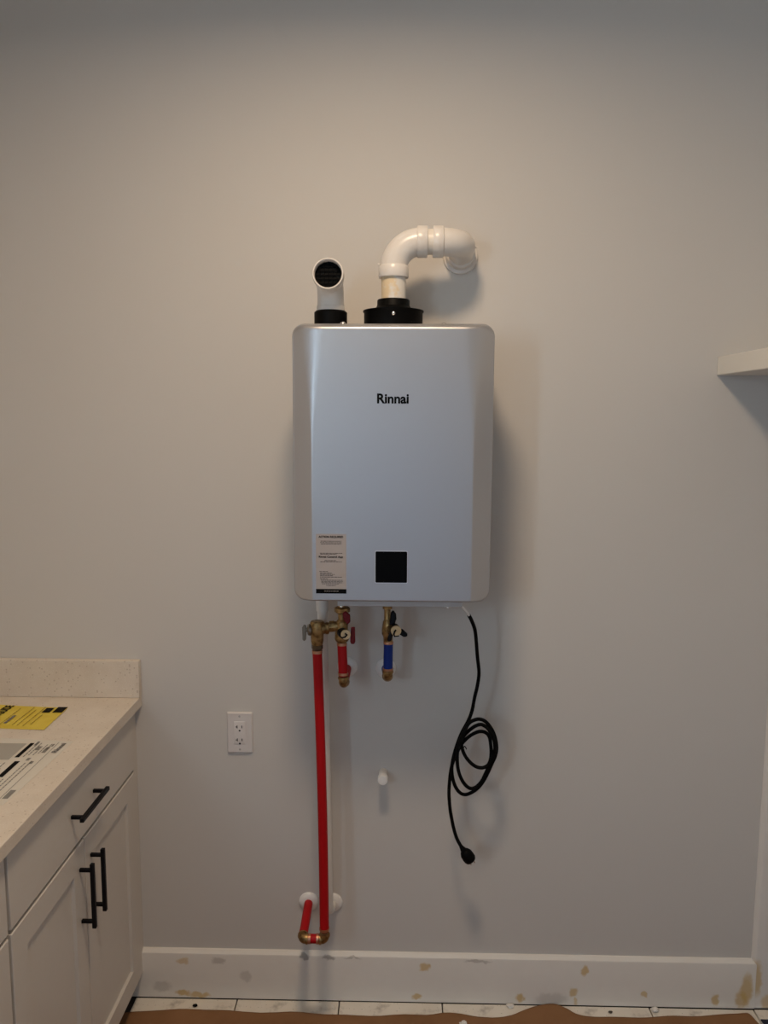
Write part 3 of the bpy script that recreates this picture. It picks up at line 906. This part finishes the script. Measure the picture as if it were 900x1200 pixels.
# ================================================================== SHELF
sh = thing('wall_shelf', (0.985, -0.6, 1.8105), 'thick white shelf board on the right wall at eye level', 'shelf')
MB().box(0.834, 1.139, -1.15, -0.0005, 1.8105, 1.8590).build('board', M['shelf'], sh, bevel=0.002)

# ================================================================== CABINETS
XD = -0.743            # face of the doors
def pull(p0, p1, parent, stand=0.030, over=0.016, w_=0.0048):
    """square black bar pull; p0, p1: its two feet on the door face"""
    p0, p1 = Vector(p0), Vector(p1)
    d = (p1 - p0).normalized()
    X = Vector((1, 0, 0)); s = d.cross(X)
    b = MB()
    def bar(a, c, e, u, v):
        r = [[q + u * su * e + v * sv * e for su, sv in ((-1, -1), (1, -1), (1, 1), (-1, 1))] for q in (a, c)]
        b.rings(r)
    bar(p0 - d * over + X * stand, p1 + d * over + X * stand, w_, X, s)
    for p in (p0, p1):
        bar(p, p + X * stand, w_ * 0.85, d, s)
    return b.build('pull', M['pull_black'], parent, bevel=0.0012)


def shaker_door(parent, y0, y1, z0, z1, st=0.060):
    f = MB()
    def R(i, x):
        return [(x, y0 + i, z0 + i), (x, y1 - i, z0 + i), (x, y1 - i, z1 - i), (x, y0 + i, z1 - i)]
    f.rings([R(0, XD - 0.019), R(0, XD - 0.0015), R(0.0015, XD), R(st, XD), R(st + 0.001, XD - 0.0085), R(st + 0.001, XD - 0.019)], False, False)
    d = f.build('door', M['cabinet'], parent, angle=20)
    MB().box(XD - 0.0165, XD - 0.0085, y0 + st - 0.006, y1 - st + 0.006, z0 + st - 0.006, z1 - st + 0.006).build('panel', M['cabinet'], d)
    return d


def base_cabinet(y_right, y_left, label, pulls):
    cab = thing('base_cabinet', (-1.07, (y_right + y_left) / 2, 0), label, 'cabinet', 'white base cabinets')
    MB().box(XL + 0.002, XD - 0.0195, y_left, y_right, 0.080, 0.8840).build('carcass', M['cabinet'], cab)
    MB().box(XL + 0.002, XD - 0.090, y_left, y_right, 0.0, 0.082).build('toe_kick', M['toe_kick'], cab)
    g = 0.0042
    dr = MB().box(XD - 0.019, XD, y_left + g, y_right - g, 0.7125, 0.8800).build('drawer', M['cabinet'], cab, bevel=0.0015)
    mid = (y_left + y_right) / 2
    d1 = shaker_door(cab, mid + g * 0.5, y_right - g, 0.081, 0.7035)
    d2 = shaker_door(cab, y_left + g, mid - g * 0.5, 0.081, 0.7035)
    pull((XD, mid - 0.064, 0.791), (XD, mid + 0.064, 0.791), dr)
    pull((XD, mid + 0.0325, 0.516), (XD, mid + 0.0325, 0.644), d1)
    pull((XD, mid - 0.0325, 0.516), (XD, mid - 0.0325, 0.644), d2)
    return cab


cab1 = base_cabinet(-0.031, -0.739, 'white cabinet with one drawer and two doors on black bar pulls, against the back wall', True)
MB().box(XD - 0.030, XD - 0.003, -0.0300, -0.0006, 0.080, 0.8840).build('filler_strip', M['cabinet'], cab1)
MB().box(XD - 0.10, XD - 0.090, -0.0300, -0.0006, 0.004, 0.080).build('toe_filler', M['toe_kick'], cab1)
cab2 = base_cabinet(-0.7415, -1.4495, 'second white cabinet from the back wall, cut by the left picture edge', True)

ct = tag(MB().box(XL + 0.001, -0.7258, -1.47, -0.0006, 0.8846, 0.9140).build('countertop', M['quartz'], bevel=0.0015, origin=(-1.05, -0.7, 0.8846)),
         'cream speckled stone countertop on the white cabinets', 'countertop')
tag(MB().box(XL + 0.001, -0.7255, -0.0205, -0.0006, 0.9143, 1.0205).build('backsplash', M['quartz'], bevel=0.0015, origin=(-1.05, -0.01, 0.914)),
    'low cream stone backsplash strip standing on the countertop at the wall', 'backsplash')

# ---- papers on the counter
def quad_strip(b, x0, x1, y0, y1, z=0.91505):
    b.add([(x0, y0, z), (x1, y0, z), (x1, y1, z), (x0, y1, z)], [(0, 1, 2, 3)])
    return b
ZP = 0.9142
ye = thing('energy_label_sheet', (-0.98, -0.17, ZP), 'yellow printed energy sheet lying on the countertop near backsplash', 'paper sheet')
b = MB()
nx, ny = 8, 6
vs, fs = [], []
for i in range(nx + 1):
    for j in range(ny + 1):
        u, v = i / nx, j / ny
        x = -1.082 + (0.193) * u - 0.004 * v
        y = -0.240 - 0.012 * u + (0.155 - 0.004 * u) * v
        if u == 1 and False:
            pass
        vs.append((x, y, ZP + 0.0002 + 0.0012 * (abs(u - 0.5) * 2) ** 3))
for i in range(nx):
    for j in range(ny):
        fs.append((i * (ny + 1) + j, (i + 1) * (ny + 1) + j, (i + 1) * (ny + 1) + j + 1, i * (ny + 1) + j + 1))
b.add(vs, fs)
b.build('sheet', M['yellow'], ye)
text('title_print', 'ENERGYGUIDE', 0.140, (-1.045, -0.232, ZP + 0.0015), (0.02, 1, 0), (-1, 0.02, 0), M['ink'], ye, bold=0.03, height=0.024)
b = MB()
quad_strip(b, -0.920, -0.894, -0.138, -0.098, ZP + 0.0017)
quad_strip(b, -0.948, -0.927, -0.138, -0.106, ZP + 0.0017)
b.build('corner_logo', M['ink'], ye, smooth=False)
b = MB()
def vdash(b, x, y0, y1, h, z):
    y = y0
    while y < y1 - 0.001:
        w_ = min(random.uniform(0.004, 0.014), y1 - y)
        quad_strip(b, x, x + h, y, y + w_, z)
        y += w_ + 0.002
for x, y0, y1 in [(-1.018, -.235, -.11), (-0.985, -.225, -.10), (-0.972, -.225, -.12), (-0.955, -.23, -.10), (-0.94, -.22, -.15)]:
    vdash(b, x, y0, y1, 0.0022, ZP + 0.0017)
b.build('fine_print', mat('olive_ink', (0.30, 0.21, 0.03), 0.7), ye, smooth=False)['kind'] = 'stuff'
b = MB()
vdash(b, -1.012, -.215, -.160, 0.008, ZP + 0.0017)
b.build('bold_print', M['ink_soft'], ye, smooth=False)

ws = thing('instruction_sheet', (-0.93, -0.47, ZP), 'white printed instruction sheet lying on the countertop at the front edge', 'paper sheet')
MB().add([(-1.075, -0.612, ZP + 0.0004), (-0.7995, -0.6345, ZP + 0.0004), (-0.7875, -0.3185, ZP + 0.0004), (-1.063, -0.296, ZP + 0.0004),
          (-1.075, -0.612, ZP), (-0.7995, -0.6345, ZP), (-0.7875, -0.3185, ZP), (-1.063, -0.296, ZP)],
         [(0, 1, 2, 3), (7, 6, 5, 4), (0, 4, 5, 1), (1, 5, 6, 2), (2, 6, 7, 3), (3, 7, 4, 0)]).build('sheet', M['paper'], ws, smooth=False)
ZI = ZP + 0.0009
dr_ = Vector((0.038, 1, 0)).normalized(); du_ = Vector((-1, 0.038, 0)).normalized()
text('brand_print', 'Rinnai', 0.054, (-0.800, -0.386, ZI), tuple(dr_), tuple(du_), M['ink_soft'], ws, bold=0.04, height=0.013)
b = MB()
quad_strip(b, -0.8855, -0.8755, -0.412, -0.332, ZI)
quad_strip(b, -0.8745, -0.8625, -0.512, -0.432, ZI)
b.build('heading_print', M['ink'], ws, smooth=False)
b = MB()
quad_strip(b, -1.05, -0.893, -0.425, -0.335, ZI)
b.build('picture_print', M['ink_photo'], ws, smooth=False)
b = MB()
quad_strip(b, -0.8200, -0.8185, -0.620, -0.325, ZI)
for x, y0, y1 in [(-.868, -.41, -.345), (-.860, -.40, -.33), (-.850, -.40, -.35), (-.842, -.39, -.34), (-.868, -.345, -.328),
                  (-.858, -.60, -.52), (-.848, -.61, -.44), (-.838, -.60, -.43), (-.88, -.62, -.52), (-.895, -.60, -.44), (-.905, -.60, -.44), (-.92, -.6, -.44), (-.94, -.6, -.44), (-.833, -.37, -.335)]:
    vdash(b, x, y0, y1, 0.0028, ZI)
quad_strip(b, -0.836, -0.827, -0.385, -0.355, ZI)
quad_strip(b, -0.853, -0.845, -0.428, -0.414, ZI)
quad_strip(b, -0.838, -0.830, -0.445, -0.432, ZI)
quad_strip(b, -0.815, -0.803, -0.608, -0.570, ZI)
quad_strip(b, -0.872, -0.866, -0.345, -0.322, ZI)
quad_strip(b, -0.829, -0.824, -0.350, -0.336, ZI)
quad_strip(b, -0.858, -0.850, -0.372, -0.350, ZI)
quad_strip(b, -0.905, -0.888, -0.545, -0.470, ZI)
b.build('body_print', M['ink_pale'], ws, smooth=False)['kind'] = 'stuff'

# ================================================================== FLOOR PAPER AND DEBRIS
EDGE = [(-0.792, -0.092), (-0.776, -0.081), (-0.733, -0.077), (-0.65, -0.068), (-0.576, -0.066), (-0.504, -0.061), (-0.428, -0.069), (-0.305, -0.069), (-0.207, -0.072), (-0.11, -0.073), (-0.012, -0.07), (0.085, -0.068), (0.134, -0.06), (0.183, -0.062), (0.231, -0.067), (0.291, -0.069), (0.329, -0.061), (0.36, -0.044), (0.395, -0.027), (0.433, -0.0185), (0.463, -0.021), (0.491, -0.037), (0.512, -0.053), (0.547, -0.059), (0.62, -0.06), (0.693, -0.058), (0.766, -0.056), (0.839, -0.054), (0.915, -0.046), (0.966, -0.038), (1.000, -0.032), (1.012, -0.036), (1.019, -0.060), (1.030, -0.11)]
vs, fs = [], []
ed = [(p.x, p.y) for p in catmull([(x, y, 0) for x, y in EDGE], 3)]
D = [0.0, 0.006, 0.02, 0.05, 0.1, 0.2, 0.5, 1.2, 2.2, 3.2]
n = len(ed)
for j, dd in enumerate(D):
    for i, (x, y) in enumerate(ed):
        t = min(1, dd / 0.4)
        yy = y * (1 - t) + (-0.08) * t - dd
        lift = (0.0028 + 0.0022 * math.sin(x * 17) + 0.0016 * math.sin(x * 41 + 1)) * max(0, 1 - dd / 0.08)
        xx = x if dd < 0.2 else x + (1.138 - 1.030) * (x > 1.0) * min(1, dd / 0.5)
        if x < -0.78 and dd > 0.0:
            xx = -0.793
        vs.append((xx, yy, 0.0012 + max(lift, 0)))
for j in range(len(D) - 1):
    for i in range(n - 1):
        fs.append((j * n + i, (j + 1) * n + i, (j + 1) * n + i + 1, j * n + i + 1))
pp = MB().add(vs, fs).build('floor_paper', M['kraft'], origin=(0.1, -1.5, 0))
so = pp.modifiers.new('thickness', 'SOLIDIFY'); so.thickness = 0.0006; so.offset = 1
tag(pp, 'brown kraft paper sheet covering the floor with a wavy torn edge', 'floor paper')


def crumb(x, y, z, r, m, label, name='plaster_crumb', cat='debris', flat=0.6):
    bm = bmesh.new()
    bmesh.ops.create_icosphere(bm, subdivisions=2, radius=r)
    for v in bm.verts:
        k = 1 + random.uniform(-0.28, 0.28)
        v.co = Vector((v.co.x * k * 1.3, v.co.y * k, v.co.z * k * flat))
    zmin = min(v.co.z for v in bm.verts)
    me = bpy.data.meshes.new(name)
    bmesh.ops.translate(bm, verts=bm.verts, vec=(0, 0, -zmin))
    bm.to_mesh(me); bm.free()
    me.materials.append(m)
    o = bpy.data.objects.new(name, me)
    o.location = (x, y, z)
    COL.objects.link(o)
    return tag(o, label, cat)


crumb(0.327, -0.026, 0.0006, 0.0085, M['crumb'], 'white plaster crumb at foot of baseboard, left of the paper hump')
crumb(0.744, -0.032, 0.0006, 0.0085, M['crumb'], 'white plaster crumb by baseboard, the one farthest right')
crumb(0.1875, -0.100, 0.0035, 0.0085, M['crumb'], 'white plaster crumb lying on the brown paper')
crumb(-0.5845, -0.046, 0.0004, 0.0055, M['ink'], 'tiny black chip on the white floor tile near the cabinet', 'black_chip', 'debris', 0.4)
crumb(0.614, -0.040, 0.0004, 0.0045, M['grout'], 'tiny dark brown chip on floor tile at the right', 'brown_chip', 'debris', 0.5)
# unidentified dark navy item; only its corner shows at the lower right
b = MB().rings([[(1.030, -0.062, z), (1.136, -0.062, z), (1.136, -0.30, z), (1.050, -0.30, z)] for z in (0.0045, 0.0085)])
tag(b.build('navy_item', M['navy'], bevel=0.002, origin=(1.08, -0.18, 0.0045)), 'dark navy item corner on the floor at the lower right', 'mat')

# ceiling lamp body around the lamp (above the frame)
cl = thing('ceiling_light', (LAMP.x, LAMP.y, CEIL), 'round white recessed ceiling light above the heater', 'ceiling light')
MB().lathe([(0.153, 0.0), (0.155, 0.014), (0.168, 0.012), (0.170, 0.0)], (LAMP.x, LAMP.y, CEIL), (0, 0, -1), 40, caps=False).build('trim_ring', M['white_plastic'], cl)
MB().lathe([(0.153, 0.001), (0.153, 0.004)], (LAMP.x, LAMP.y, CEIL), (0, 0, -1), 40).build('lens', M['lamp_lens'], cl)
